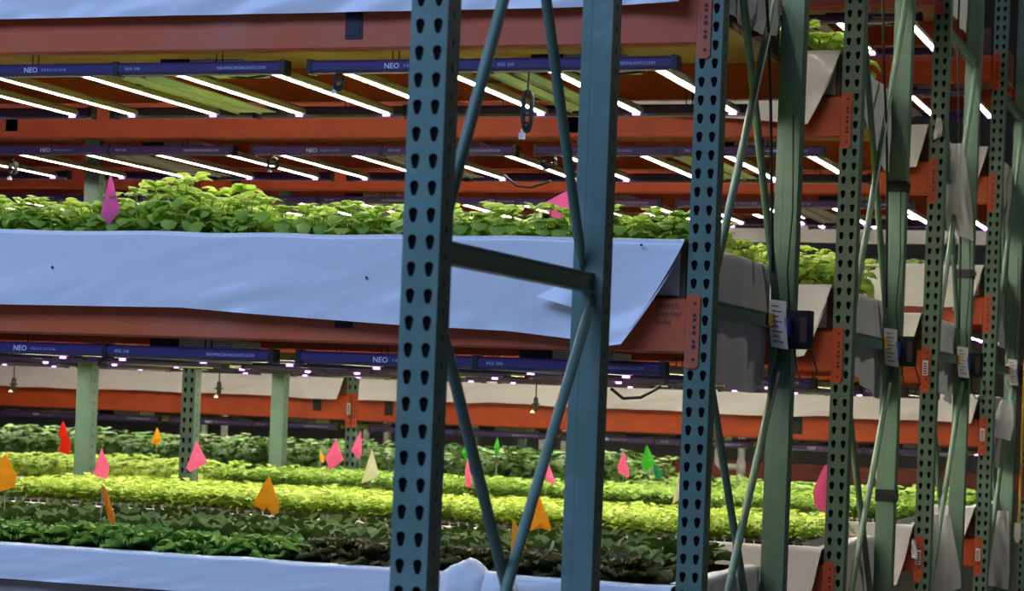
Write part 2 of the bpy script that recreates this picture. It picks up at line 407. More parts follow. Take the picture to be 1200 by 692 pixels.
# ================================================================== decks, beds, liners
def ztop(r, lv):
    z = LV[r][lv]
    if r == 'E': return z + {'bottom': .325, 'lower': .28, 'upper': .325, 'top': .31, 'uppermost': .31}[lv]
    return z + (.212 if lv == 'bottom' else .316)
def make_bed(r, lv, j):
    X0, X1 = bay_x(j); Y = ROW[r]; z = LV[r][lv]; zt = ztop(r, lv)
    mb = MB(); mb.box(X0 + .01, X1 - .01, .031, DEPTH - .031, 0, .018)
    o = mb.build('deck_panel', M['wood'], None, (0, Y, z + BH - .034))
    tag(o, f'plywood deck under the {lv} bed of the {NTH[r]} planted row{BAYTXT[j]}', 'deck', 'plywood decks')
    zb = z + BH - .0155; h = zt - .006 - zb
    t = thing('grow_bed', f'brown wooden grow bed box on the {lv} shelf, {NTH[r]} planted row{BAYTXT[j]}', 'grow bed', ((X0 + X1) / 2, Y, zb), 'wooden grow beds')
    L = (X1 - X0) / 2 - .012
    for nm, a in (('side_board', (-L, L, .034, .052, 0, h)), ('side_board', (-L, L, DEPTH - .052, DEPTH - .034, 0, h)),
                  ('end_board', (-L, -L + .018, .0525, DEPTH - .0525, 0, h)), ('end_board', (L - .018, L, .0525, DEPTH - .0525, 0, h))):
        mb = MB(); mb.box(*a); mb.build(nm, M['board'], t)
    mb = MB(); mb.box(-L + .02, L - .02, .054, DEPTH - .054, 0, max(.02, h - .055)); mb.build('soil_fill', M['soil'], t)
def interp(pts, x):
    if x <= pts[0][0]: return pts[0][1]
    for (a, b), (c_, d) in zip(pts, pts[1:]):
        if x <= c_: return b + (d - b) * (x - a) / (c_ - a)
    return pts[-1][1]
def make_liner(r, lv, j, bottom, cut=.10, m_=None, flap=None, fl_m=None, extra='', bulge=.012, seed=0, xpad=0):
    X0, X1 = bay_x(j); Y = ROW[r]; zt = ztop(r, lv)
    X0 += .015; X1 -= .004
    look = 'blue-lit white' if r == 'B' else 'white'
    t = thing('bed_liner', f'{look} plastic liner draped over the {lv} bed, {NTH[r]} planted row{BAYTXT[j]}', 'liner', (0, Y, 0), 'plastic bed liners')
    sd = seed + ord(r) * 3.1 + zt * 7 + j * 11
    nu = 150; nin = 4; nv = 22
    def fn(u, v):
        vv = v * nv
        if vv <= nin:                       # inside of the bed up to the rim
            q = vv / nin
            x = X0 + (X1 - X0) * u
            wob = .004 * nz(x * 5, sd)
            if q < .6: return (x, .058 - .002 * q, zt - .05 + .05 * q / .6 + wob)
            q2 = (q - .6) / .4
            return (x, .056 - .078 * q2, zt + .004 * math.sin(math.pi * q2) + wob)
        q = (vv - nin) / (nv - nin)
        xr = X1 - cut * q ** 1.15
        x = X0 + (xr - X0) * u
        zb = interp(bottom, x) if isinstance(bottom, list) else zt - bottom + .012 * nz(x * 2.1, sd + 3) + .006 * nz(x * 6, sd)
        z = zt + .004 * nz(x * 5, sd) * (1 - q) - (zt - zb) * q
        fold = .010 * nz(x * 3.2 + q * 1.5, q * 1.2, sd) + .004 * nz(x * 9 + q * 4, q * 3, sd + 5)
        endc = max(0, 1 - (xr - x) / .22)
        y = -.022 - bulge * q - abs(fold) * (.3 + q) - .03 * endc * endc * q
        return (x, y, z)
    mb = MB(); mb.grid(nu, nv, fn); mb.build('front_sheet', m_ or M['liner'], t, smooth=True)
    # folded-back corner: the loose end turned under towards the post
    if j == 0 and cut > .05:
        zb = interp(bottom, X1 - cut) if isinstance(bottom, list) else zt - bottom
        def fc(u, v):
            q = .25 + .75 * v; xe = X1 - cut * q ** 1.3
            return (xe + .002 - .03 * math.sin(u * 1.5) * 0 - .09 * u * v, -.027 - bulge * q - .03 * q + .012 * math.sin(u * math.pi / 2) + .003, zt - (zt - zb) * q - .012 * u * v)
        mb = MB(); mb.grid(6, 10, fc); mb.build('folded_corner', m_ or M['liner'], t, smooth=True)
        zu = LV[r][lv] + BH + .01
        mb = MB(); mb.grid(6, 6, lambda u, v: (X1 - .17 + .145 * u, .030 - .003 * math.sin(u * 5), zt - .012 + (zu - zt + .012) * v)); mb.build('under_sheet', m_ or M['liner'], t, smooth=True)
    if flap and j == 0:
        def ff(u, v):
            y = .085 + (REAR - .105) * u; zb = interp(flap, y)
            f = .010 * math.sin(y * 23 + sd) * v + .012 * nz(y * 5, v * 2, sd) * (.2 + v)
            zt2 = zt + .004 * nz(y * 6, sd)
            if v < .12: return (X1 - .035 + .031 * v / .12, y, zt2 + .004)
            q = (v - .12) / .88
            return (X1 + .006 + f, y, zt2 - (zt2 - zb) * q)
        mb = MB(); mb.grid(60, 16, ff); mb.build('end_sheet', fl_m or M['liner_grey'], t, smooth=True)
    return t
for r in 'BCDE':
    for lv in LV[r]:
        for j in ((0,) if r == 'B' else (0, 1)):
            make_bed(r, lv, j)  # uppermost beds of first and second rows: unseen, added to block skylight
make_liner('B', 'middle', 0, [(-5, 1.775), (-3.77, 1.78), (-3.13, 1.785), (-2.9, 1.772), (-2.41, 1.75), (-2.1, 1.743), (-1.79, 1.715), (-1.7, 1.712)], .16,
           flap=[(.08, 1.63), (.35, 1.62), (.7, 1.60), (.86, 1.60), (1.0, 1.67)], bulge=.02)
make_liner('B', 'top', 0, [(-5, 2.655), (-2, 2.655), (-1.75, 2.66)], .03, flap=[(.08, 2.72), (.35, 2.70), (.72, 2.70), (1.0, 2.74)])
make_liner('B', 'bottom', 0, [(-5, .944), (-3, .943), (-1.6, .94)], .02, flap=[(.08, .80), (1, .78)])
make_liner('C', 'top', 0, [(-5.3, 2.72), (-2.5, 2.70), (-2.25, 2.645), (-2.0, 2.622), (-1.68, 2.594)], .105, flap=[(.08, 2.70), (.4, 2.68), (1.0, 2.54)])
make_liner('C', 'middle', 0, .262, .085, flap=[(.08, 1.71), (.4, 1.70), (1.0, 1.61)])
make_liner('C', 'bottom', 0, .29, .065, M['liner_matte'], flap=[(.08, .78), (1, .74)], fl_m=M['liner_matte'])
make_liner('D', 'top', 0, .20, .04, flap=[(.08, 2.65), (.5, 2.55), (1, 2.45)])
make_liner('D', 'middle', 0, .20, .05, flap=[(.08, 1.72), (.5, 1.68), (1, 1.60)])
make_liner('D', 'bottom', 0, .27, .06, M['liner_matte'], flap=[(.08, .75), (.5, .72), (1, .70)], fl_m=M['liner_matte'])
make_liner('D', 'uppermost', 0, .20, .04, flap=[(.08, 3.5), (1, 3.45)])
for lv in ('middle', 'bottom', 'top'): make_liner('D', lv, 1, .17, 0, M['liner_matte'])
for lv, b, c_ in (('lower', .15, .03), ('upper', .235, .07), ('bottom', .17, .05), ('top', .2, .05)):
    make_liner('E', lv, 0, b, c_, M['liner_matte'], flap=[(.08, ztop('E', lv) - .30), (.5, ztop('E', lv) - .38), (1, ztop('E', lv) - .42)], fl_m=M['liner_grey'])
    make_liner('E', lv, 1, b, .03, M['liner_matte'])
# pale liner edge on the fifth row
mb = MB()
X0, X1 = bay_x(0)
mb.grid(60, 6, lambda u, v: (X0 + (X1 - X0) * u, -.012 - .01 * abs(nz(u * 14, v)), 2.775 - .13 * v + .006 * nz(u * 9)))
tag(mb.build('bed_liner', M['liner_matte'], None, (0, ROW['F'], 0), smooth=True), 'dim white liner strip hanging on the fifth row behind the beds', 'liner', 'plastic bed liners')

# ================================================================== grow lights
TX = {'neo': text_mesh('NEO', .023, M['print_white'], 1.0), 'prec': text_mesh('PRECISION', .011, M['print'], 1.7),
      'veg': text_mesh('VEG 240', .013, M['print'], 1.1), 'url': text_mesh('NEOPRECISIONLIGHTS.COM', .0125, M['print'], 1.0)}
def header_mesh(L, y0, y1, m_, h=.037):
    mb = MB(); r = .008
    pts = [(y0 + r, 0), (y0, r), (y0, h - r), (y0 + r, h), (y1 - r, h), (y1, h - r), (y1, r), (y1 - r, 0)]
    mb.prism_x(pts[::-1], 0, L); return mb.mesh('header', m_)
HL = .545
BARX = (-.475, -.158, .170, .492)
FIXD = 1.03
def build_fixture():
    t = link('grow_light', None); t.empty_display_size = .1
    fh = header_mesh(HL, 0, .045, M['purple']); rh = header_mesh(HL, FIXD - .04, FIXD, M['purple_in'])
    for x0 in (-HL - .008, .008):
        o = link('front_header', fh, t, (x0, 0, 0))
        if x0 < 0:
            link('lettering', TX['neo'], o, (.235, -.0006, .010)); link('lettering', TX['prec'], o, (.297, -.0006, .0135))
        else:
            link('lettering', TX['veg'], o, (.025, -.0006, .0135)); link('lettering', TX['url'], o, (.335, -.0006, .013))
        link('rear_header', rh, t, (x0, 0, 0))
    cap = MB(); cap.box(-.008, .008, -.002, .047, -.003, .040); cm = cap.mesh('end_cap', M['black'])
    for x in (-HL - .012, 0, HL + .012): link('end_cap', cm, t, (x, 0, 0))
    cap = MB(); cap.box(-.008, .008, FIXD - .042, FIXD + .002, -.003, .040); cm = cap.mesh('end_cap', M['black'])
    for x in (-HL - .012, 0, HL + .012): link('end_cap', cm, t, (x, 0, 0))
    hb = MB(); hb.prism_y([(-.016, .009), (-.013, .013), (.013, .013), (.016, .009), (.024, .012), (.022, .024), (.010, .034), (-.010, .034), (-.022, .024), (-.024, .012)], .0455, FIXD - .0405)
    hbm = hb.mesh('bar_housing', M['alu'])
    ls = MB(); ls.box(-.012, .012, .055, FIXD - .048, .0105, .0125); lsm = ls.mesh('led_strip', M['led'])
    dm = MB(); dm.box(-.013, .013, FIXD - .047, FIXD - .0415, .000, .0095); dmm = dm.mesh('violet_glow', M['violet'])  # added block glowing in place of light reflected off the rear header
    for x in BARX:
        o = link('light_bar', hbm, t, (x, 0, 0)); link('led_strip', lsm, o); link('violet_glow', dmm, o)
    pl = MB(); pl.box(0, .058, .10, FIXD - .10, 0, .003); pl.box(0, .004, .10, FIXD - .10, -.006, 0); plm = pl.mesh('perforated_plate', M['perf'])
    link('perforated_plate', plm, t, (-.035, 0, .008)); link('perforated_plate', plm, t, (.050, 0, .008))
    mb = MB(); mb.box(.10, .20, .10, .30, .030, .062); mb.build('driver_box', M['black'], t)
    mb = MB(); mb.box(.20, .38, .10, .30, .030, .062); mb.build('driver_vent', M['perf'], t)
    for x in (-.30, .33):
        for y in (.02, FIXD - .02):
            mb = MB(); mb.tube([(x, y, .036), (x, y, .075)], .002, 5); mb.tube([(x + .02, y, .036), (x + .02, y, .075)], .002, 5); mb.build('hanger_wire', M['black'], t)
    mb = MB()
    mb.tube([(.45 - .06 * k, .2 + .02 * k, .034 - .012 * math.sin(k * .9)) for k in range(14)], .004, 6)
    mb.build('cable', M['rubber'], t, smooth=True)
    return t
FIX = build_fixture(); first = [True]
dim_strip = [o for o in COL.objects if o.name.startswith('led_strip')][0].data.copy(); dim_strip.materials[0] = M['led_dim']
CX = (-2.219, -3.420, -4.625)
POSN = ('beside the end frame', 'middle one', 'farthest one')
def lab_fix(r, lv, j, k):
    nb = ', next bay' if j else ''
    return f'purple four-bar grow light under {lv} shelf of {NTH[r]} planted row{nb}, ' + (POSN[k] if not j else ('nearest one', 'middle one', 'farthest one')[k])
for r in 'BCDE':
    for lv, z in LV[r].items():
        if lv == 'bottom': continue
        for j in ((0,) if r == 'B' else (0, 1)):
            for k in range(3):
                if j == 1 and ((r == 'D' and k == 2) or (r == 'C' and k > 0)): continue
                if lv == 'uppermost' and j == 1: continue
                o = FIX if first[0] else copy_tree(FIX); first[0] = False
                o.location = (CX[k] - j * BAY, ROW[r] + .035, z - .062)
                tag(o, lab_fix(r, lv, j, k), 'grow light', 'purple grow lights')


for o in list(COL.objects):                              # the lights over the front lettuce bed run dimmed
    if 'under middle shelf of first planted row' in o.get('label', ''):
        for c1 in o.children:
            for c2 in c1.children:
                if c2.name.startswith('led_strip'): c2.data = dim_strip

# ================================================================== plants
def basil_leaf(L=.05, W=.032, cup=.35, droop=.5):
    mb = MB()
    def fn(u, v):
        a = (u - .5) * 2; wd = W * math.sin(math.pi * (v * .97 + .03) ** .85) ** .75 / 2
        y = L * v * math.cos(droop * v * .8); z = -L * .5 * droop * v * v - abs(a) ** 2 * wd * cup + .0022 * math.sin(v * 15) * abs(a)
        return (a * wd, y, z + .010 * math.sin(v * math.pi) - .0025 * (1 - abs(a)) * (abs(a) < .01))
    mb.grid(4, 7, fn); return mb
def frilly_leaf(L=.13, W=.125, seed=0):
    mb = MB()
    def fn(u, v):
        a = (u - .5) * 2
        wd = W / 2 * ((.22 + .78 * math.sin(v / .62 * math.pi / 2)) if v < .62 else math.sqrt(max(.05, 1 - ((v - .62) / .40) ** 2)))
        rim = max(abs(a) ** 2, v ** 4)
        wv = (math.sin(a * 11 + v * 15 + seed) + .7 * math.sin(a * 19 - v * 17 + seed * 2)) * .0085 * rim
        y = L * v * (.40 + .38 * v); z = L * (1.05 * v - .42 * v * v) + abs(a) ** 2 * wd * .35
        return (a * wd, y - wv * .55, z + wv * .85)
    mb.grid(20, 10, fn); return mb
def romaine_leaf(L=.16, W=.075, seed=0):
    mb = MB()
    def fn(u, v):
        a = (u - .5) * 2; wd = W * (.35 + .65 * math.sin(math.pi * min(1, v * .8 + .02))) / 2
        if v > .9: wd *= .72
        y = L * (v * .42 + .28 * v * v); z = L * (1.0 * v - .34 * v * v) + abs(a) ** 1.6 * wd * .55 + .0035 * math.sin(v * 11 + a * 3 + seed)
        return (a * wd, y, z)
    mb.grid(6, 8, fn); return mb
def place(mb_src, mtx, dst, mi=0):
    o = len(dst.v); dst.v += [tuple(mtx @ Vector(p)) for p in mb_src.v]
    for f in mb_src.f: dst.f.append(tuple(i + o for i in f)); dst.mi.append(mi)
def basil_layout(rg, h):
    """leaf matrices of one plant: opposite pairs up a few stems, a whorl at each tip"""
    res, stems = [], []
    for s_ in range(rg.randint(4, 5)):
        az = s_ * 1.4 + rg.uniform(0, .8); lean = rg.uniform(.12, .42); hh = h * rg.uniform(.72, 1.0)
        tip = Vector((math.cos(az) * lean * hh, math.sin(az) * lean * hh, hh)); stems.append(tip)
        for k in range(4):
            f = (.34, .56, .80, 1.0)[k]; p = tip * f; n = 4 if k == 3 else 2
            for q in range(n):
                a = az + k * 1.57 + q * 6.283 / n + rg.uniform(-.35, .35)
                s2 = rg.uniform(.8, 1.2) * (.68 if k == 3 else 1.0)
                tilt = rg.uniform(.2, .8) if k == 3 else rg.uniform(-.45, .30)
                res.append(Matrix.Translation(p) @ Matrix.Rotation(a, 4, 'Z') @ Matrix.Rotation(tilt, 4, 'X') @ Matrix.Scale(s2, 4))
    return res, stems
BL = [basil_leaf(.062, .046, .4, .7), basil_leaf(.070, .050, .3, .85), basil_leaf(.055, .040, .5, .5)]
BLM = [b.mesh('basil_leaf', M['basil'], True) for b in BL]
def stems_mesh(stems, r=.003):
    mb = MB()
    for tip in stems: mb.tube([(0, 0, 0), tip * .5 + Vector((0, 0, .006)), tip], [r, r * .8, r * .5], 5)
    return mb
def plant_variants(n, layout, leaves, m_, seed, name):
    out = []
    for k in range(n):
        rg = random.Random(seed + k); mb = MB(); ls, st = layout(rg)
        for i, mt in enumerate(ls): place(leaves[i % len(leaves)], mt, mb, 0)
        sb = stems_mesh(st); place(sb, Matrix.Identity(4), mb, 1)
        out.append(mb.mesh(name, [m_, M['stem']], True))
    return out
BASIL = plant_variants(6, lambda rg: basil_layout(rg, .15), BL, M['basil'], 10, 'basil_foliage')
def leafy_thing(name, label, cat, group, loc, layout, leaf_meshes, rg, leafname='leaf'):
    ls, st = layout(rg); t = thing(name, label, cat, loc, group)
    if st: stems_mesh(st).build('stem', M['stem'], t, smooth=True)
    for i, mt in enumerate(ls):
        o = link(leafname, leaf_meshes[i % len(leaf_meshes)], t); o.matrix_basis = mt
def simple_plant(name, label, cat, group, loc, me, rg, sc=1.0):
    o = link(name, me, None, loc); o.rotation_euler.z = rg.uniform(0, 6.28); o.scale = (sc, sc, sc * rg.uniform(.92, 1.1))
    return tag(o, label, cat, group)
def basil_bed(r, lv, Xa, Xb, rows, label, hfun, seed, parts_row=True, lab2=None):
    rg = random.Random(seed); zb = ztop(r, lv) - .06; Y = ROW[r]; g = f'basil plants in the {lv} bed, {NTH[r]} row'
    for i, dy in enumerate(rows):
        x = Xb - rg.uniform(0, .05)
        while x > Xa:
            h = hfun(x, i)
            loc = (x, Y + dy + rg.uniform(-.02, .02), zb)
            if lab2:
                label = lab2[0] if h > .205 else lab2[1] if i == 0 else lab2[2]
            if i == 0 and parts_row:
                leafy_thing('basil_plant', label, 'basil', g, loc, lambda q: basil_layout(q, h), BLM, rg)
            else:
                simple_plant('basil_plant', label, 'basil', g, loc, BASIL[rg.randrange(6)], rg, h / .15)
            x -= rg.uniform(.085, .115)
def hB(x, i):
    b = interp([(-4.4, .17), (-3.85, .165), (-3.6, .155), (-3.42, .165), (-3.33, .235), (-3.27, .19), (-3.2, .225), (-3.1, .16), (-2.6, .155), (-2.2, .15), (-1.6, .15)], x)
    return b * (1 + .10 * math.sin(x * 23 + i * 2)) * (1 if i < 2 else .94)
basil_bed('B', 'middle', -4.25, -1.66, (.105, .21, .33, .48, .66, .84, 1.0), '', hB, 21,
          lab2=('tall basil sprig rising above its neighbours in the middle bed', 'basil plant leaning on the blue-lit liner rim of the middle bed', 'basil plant behind the rim row in the first middle bed'))
basil_bed('C', 'middle', -2.35, -1.66, (.12, .26, .42, .6, .8, .97), 'leafy basil plant in the middle bed of the second planted row', lambda x, i: .20, 22)
basil_bed('C', 'top', -2.2, -1.66, (.12, .26, .42, .6, .8), 'tall basil plant in the top bed of the second planted row', lambda x, i: .18, 23, False)

def lettuce_layout(n, spread):
    def lay(rg):
        res = []
        for k in range(n):
            ring = k / n; a = k * 2.4 + rg.uniform(-.3, .3)
            tilt = -.55 + 1.05 * ring + rg.uniform(-.12, .12); s_ = (1.05 - .45 * ring) * rg.uniform(.85, 1.15)
            res.append(Matrix.Translation((math.cos(a) * .004, math.sin(a) * .004, .012 * ring)) @ Matrix.Rotation(a, 4, 'Z') @ Matrix.Rotation(tilt * spread, 4, 'X') @ Matrix.Scale(s_, 4))
        return res, []
    return lay
FL = [frilly_leaf(seed=k * 1.7) for k in range(3)]; FLM = [b.mesh('frilly_leaf', M['frilly'], True) for b in FL]
RLM = [romaine_leaf(seed=k * 1.3) for k in range(3)]; ROM = [b.mesh('romaine_leaf', M['romaine'], True) for b in RLM]
RED = [frilly_leaf(.14, .11, seed=k * 2.1) for k in range(3)]; REDM = [b.mesh('red_leaf', M['redleaf'], True) for b in RED]
def mesh_variants(n, lay, leaves, m_, seed, nm):
    out = []
    for k in range(n):
        rg = random.Random(seed + k); mb = MB()
        for i, mt in enumerate(lay(rg)[0]): place(leaves[i % len(leaves)], mt, mb)
        out.append(mb.mesh(nm, m_, True))
    return out
ROMV = mesh_variants(4, lettuce_layout(18, .9), RLM, M['romaine'], 40, 'romaine_foliage')
zbB = ztop('B', 'bottom') - .030
rg = random.Random(31)
for i, dy in enumerate((.145, .31, .47, .63, .80, .97)):
    x = -1.775 - rg.uniform(0, .03)
    while x > -4.2:
        loc = (x, ROW['B'] + dy + rg.uniform(-.015, .015), zbB)
        if i == 0:
            if x < -2.74:
                leafy_thing('frilly_lettuce', 'curly bright green lettuce head behind the blue bottom liner', 'lettuce', 'curly green lettuces at the bed edge', loc, lettuce_layout(24, .95), FLM, rg)
            else:
                leafy_thing('red_leaf_lettuce', 'brownish dark leaf lettuce head at the front of the bottom bed', 'lettuce', 'brownish lettuces at the bed edge', loc, lettuce_layout(22, .95), REDM, rg)
        elif i <= 2:
            leafy_thing('romaine_lettuce', ('dark romaine lettuce head in the rank just behind the edge lettuces' if i == 1 else 'dark romaine lettuce head mid-bed with broad upright leaves'), 'lettuce', 'dark romaine lettuces', loc, lettuce_layout(18, .9), ROM, rg)
        else:
            simple_plant('romaine_lettuce', 'dark romaine lettuce head in the rear half of the first bottom bed', 'lettuce', 'dark romaine lettuces', loc, ROMV[rg.randrange(4)], rg, 1.0)
        x -= rg.uniform(.135, .165)

# seedling trays -----------------------------------------------------
CELL = .0375
def tray_mesh():
    mb = MB(); n = 14; W = n * CELL; D_ = .46; t_ = .006
    mb.box(-W / 2, W / 2, 0, D_, 0, .012)
    for k in range(n + 1):
        x = -W / 2 + k * CELL; x0, x1 = max(-W / 2, x - t_ / 2), min(W / 2, x + t_ / 2)
        mb.add([(x0, 0, .012), (x1, 0, .012), (x1, D_, .012), (x0, D_, .012), (x0 + .001, 0, .040), (x1 - .001, 0, .040), (x1 - .001, D_, .040), (x0 + .001, D_, .040)],
               [(0, 3, 2, 1), (4, 5, 6, 7), (0, 1, 5, 4), (1, 2, 6, 5), (2, 3, 7, 6), (3, 0, 4, 7)])
    for k in range(1, 11):
        y = k * D_ / 11; mb.box(-W / 2, W / 2, y - .002, y + .002, .012, .034)
    return mb.mesh('tray_body', M['tray']), W
TRAY, TW = tray_mesh()
sb_ = MB(); sb_.box(-TW / 2 + .002, TW / 2 - .002, .004, .456, .0125, .030); SOIL = sb_.mesh('soil_fill', M['soil'])
def seed_mesh(seed, m_, h, n=9, w_=.034):
    rg = random.Random(seed); mb = MB(); lf = basil_leaf(w_, w_ * .8, .3, .5)
    lf2 = MB(); lf2.grid(2, 3, lambda u, v: ((u - .5) * w_ * .85 * math.sin(math.pi * (v * .9 + .08)), w_ * v, -.35 * w_ * v * v + abs(u - .5) * .008 + .004 * math.sin(v * 3.1)))
    for k in range(n):
        a = k * 2.4 + rg.uniform(-.4, .4); z = h * (.14 + .78 * k / n)
        place(lf2, Matrix.Translation((0, 0, z)) @ Matrix.Rotation(a, 4, 'Z') @ Matrix.Rotation(rg.uniform(.05, .7), 4, 'X') @ Matrix.Scale(rg.uniform(.8, 1.25), 4), mb, 0)
    mb.tube([(0, 0, -.012), (0, 0, h * .8)], .0015, 4, 1)
    return mb
def seedling_bed(r, j, Xa, Xb, m_, label, grp, kindname, h, seed, individuals, trays_label):
    Y = ROW[r]; zt = ztop(r, 'bottom') - .022; rg = random.Random(seed)
    src = [seed_mesh(seed + k, m_, h * (.9 + .07 * k)) for k in range(4)]
    mes = [s_.mesh('seedling', [m_, M['stem']], True) for s_ in src]
    # trays, two deep
    x = Xb - TW / 2
    while x > Xa - TW / 2:
        for d in (.062, .062 + .475):
            t = thing('seedling_tray', trays_label, 'tray', (x, Y + d, zt), f'seedling trays, {NTH[r]} row')
            link('tray_body', TRAY, t); link('soil_fill', SOIL, t)
        x -= TW + .006
    pts = []
    for row in range(22):
        d = .062 + (.0 if row < 11 else .475) + (row % 11 + .5) * .46 / 11
        x = Xb - CELL / 2
        n = 0
        while x > Xa:
            pts.append((row, x + rg.uniform(-.006, .006), Y + d + rg.uniform(-.006, .006))); n += 1
            x -= CELL + (.006 if n % 14 == 0 else 0)
    pts.sort(key=lambda p: p[0])
    stuff = MB()
    for i, (row, x, y) in enumerate(pts):
        sc = rg.uniform(.85, 1.2) * (1 + .12 * nz(x * 3, y * 3, seed))
        if i < individuals:
            o = link(kindname, mes[rg.randrange(4)], None, (x, y, zt + .030)); o.rotation_euler.z = rg.uniform(0, 6.28); o.scale = (sc, sc, sc)
            tag(o, label, 'seedling', grp)
        else:
            mt = Matrix.Translation((x, y, zt + .030)) @ Matrix.Rotation(rg.uniform(0, 6.28), 4, 'Z') @ Matrix.Scale(sc, 4)
            s_ = src[rg.randrange(4)]; o_ = len(stuff.v); stuff.v += [tuple(mt @ Vector(p)) for p in s_.v]
            for f, mi in zip(s_.f, s_.mi): stuff.f.append(tuple(q + o_ for q in f)); stuff.mi.append(mi)
    o = stuff.build(kindname + '_mass', [m_, M['stem']], smooth=True)
    tag(o, label.replace('seedling', 'seedlings massed', 1) if 'seedling' in label else label, 'seedlings', None, 'stuff')
seedling_bed('C', 0, -5.22, -1.68, M['seedling_pale'], 'pale yellow-green lettuce seedling in white tray, second planted row', 'pale lettuce seedlings', 'pale_seedling', .070, 50, 290,
             'white cell tray of pale seedlings in the second planted row')
seedling_bed('D', 0, -5.22, -1.68, M['seedling_mid'], 'mid-green leafy seedling in white tray, third planted row', 'mid-green seedlings', 'leafy_seedling', .074, 70, 290,
             'white cell tray of mid-green seedlings in the third planted row')
DARKV = plant_variants(5, lambda rg: basil_layout(rg, .17), [basil_leaf(.06, .05, .4, .7)], M['darkleaf'], 90, 'dark_foliage')
PALEV = plant_variants(3, lambda rg: basil_layout(rg, .12), [basil_leaf(.05, .04, .4, .7)], M['seedling_pale'], 99, 'pale_foliage')
MIDV = plant_variants(5, lambda rg: basil_layout(rg, .12), [basil_leaf(.05, .04, .4, .7)], M['seedling_mid'], 95, 'leafy_foliage')
rg = random.Random(33)
for dy in (.12, .30, .50, .72, .94):
    x = -1.75
    while x > -8.0:
        if not (-5.36 < x < -5.21):
            loc = (x, ROW['E'] + dy + rg.uniform(-.02, .02), ztop('E', 'bottom') - .06)
            if x > -3.6: simple_plant('leafy_green', 'low leafy green plant in the bottom bed of the fourth row, end bay', 'leafy plant', 'low greens in the fourth row', loc, MIDV[rg.randrange(5)], rg, 1.0)
            else: simple_plant('bushy_green', 'bushy dark green plant in the bottom bed of the fourth planted row', 'leafy plant', 'dark greens in the fourth row', loc, DARKV[rg.randrange(5)], rg, 1.35)
        x -= rg.uniform(.12, .17)
# pale mounds at the left of the third row, next bay
rg = random.Random(35)
for dy in (.12, .3, .5, .7, .9):
    x = -5.40
    while x > -6.6:
        simple_plant('pale_green', 'pale leafy green plant beside the inner frame of the third row', 'leafy plant', 'pale greens in the next bay',
                     (x, ROW['D'] + dy, ztop('D', 'bottom') - .05), PALEV[rg.randrange(3)], rg, 1.25)
        x -= rg.uniform(.09, .12)
rg = random.Random(36)
for lv in ('upper',):
    x = -1.7
    while x > -2.9:
        simple_plant('sprout', 'small sprout above the white liner of the fourth row upper bed', 'seedling', 'sprouts in the fourth row upper bed', (x, ROW['E'] + rg.uniform(.1, .2), ztop('E', lv) - .02), MIDV[rg.randrange(5)], rg, .42)
        x -= rg.uniform(.03, .06)

# ================================================================== marker flags
def flag(pts, Y, zbase, color, label, two=False):
    P = [atY(x, y, Y) for x, y in pts]
    c_ = sum(P, Vector()) / len(P)
    low = min(P, key=lambda p: p.z); top = max(P, key=lambda p: p.z)
    t = thing('marker_flag', label, 'marker flag', (top.x, Y, zbase), 'coloured marker flags')
    off = Vector((top.x, Y, zbase)); n = len(P); th = .0012
    mb = MB(); vs_ = []
    for s_ in (-1, 1):
        for p in P:
            q = p - off; bend = -.35 * abs(p.x - top.x) + .0
            vs_.append((q.x, q.y + bend * .35 + s_ * th, q.z))
        qc = c_ - off; vs_.append((qc.x, qc.y - .008 + s_ * th, qc.z))
    fs = [(i, (i + 1) % n, n) for i in range(n)] + [((i + 1) % n + n + 1, i + n + 1, 2 * n + 1) for i in range(n)] + [(i, i + n + 1, (i + 1) % n + n + 1, (i + 1) % n) for i in range(n)]
    mb.add(vs_, fs); mb.build('flag', FM[color], t)
    mb = MB(); mb.tube([(0, .003, 0), (0, .003, (top - off).z - .004)], .0016, 5); mb.build('stake', M['steel'], t)
zb, zc, zd, zm = ztop('B', 'bottom') - .05, ztop('C', 'bottom') - .02, ztop('D', 'bottom') - .02, ztop('B', 'middle') - .06
RB, RC, RD = ROW['B'], ROW['C'], ROW['D']
flag([(129.5, 203), (141.5, 246), (128, 264), (118, 254)], RB + .065, zm, 'pink', 'tall pink marker flag in front of the basil, middle bed of first row')
flag([(276, 236), (278, 238), (281, 250), (276, 257), (271, 251)], RB + .45, zm, 'pink', 'small pink marker flag half buried in the basil')
flag([(667, 222), (668.5, 252), (652, 259), (635, 240)], RB + .30, zm, 'pink', 'wide pink marker flag over the basil beside the bare frame')
flag([(7, 531), (20, 556), (19, 570), (-6, 578), (-8, 550)], RB + .62, zb, 'yellow', 'large yellow marker flag over romaine lettuce, far from the end frame')
flag([(315, 557), (328, 588), (327, 601), (319, 602), (313, 595), (309, 598), (297, 590)], RB + .72, zb, 'yellow', 'folded yellow marker flag above the dark romaine, below the inner frames')
flag([(119, 568), (124, 571), (136, 606), (136, 617), (131, 618), (122, 586)], RB + .22, zb, 'orange', 'narrow rolled orange marker strip between curly lettuces')
flag([(632, 580), (647, 619), (645, 622), (634, 618), (621, 622)], RB + .72, zb, 'yellow', 'triangular yellow marker flag seen past the crossed braces of bare frame')
flag([(601, 607), (605, 612), (621, 649), (608, 659), (598, 655)], RB + .25, zb, 'yellow', 'yellow marker flag behind the crossing of the bare frame braces')
flag([(119, 525), (129, 548), (125, 565), (110, 555)], RC + .5, zc, 'pink', 'pink marker flag against the flat inner frame post of second row')
flag([(230, 516), (244, 541), (223, 553), (219, 548)], RC + .6, zc, 'pink', 'pink marker flag in front of the slotted inner post of third row')
flag([(436, 526), (445, 557), (424, 566), (430, 545)], RC + .6, zc, 'white', 'white pointed marker flag among the pale seedlings')
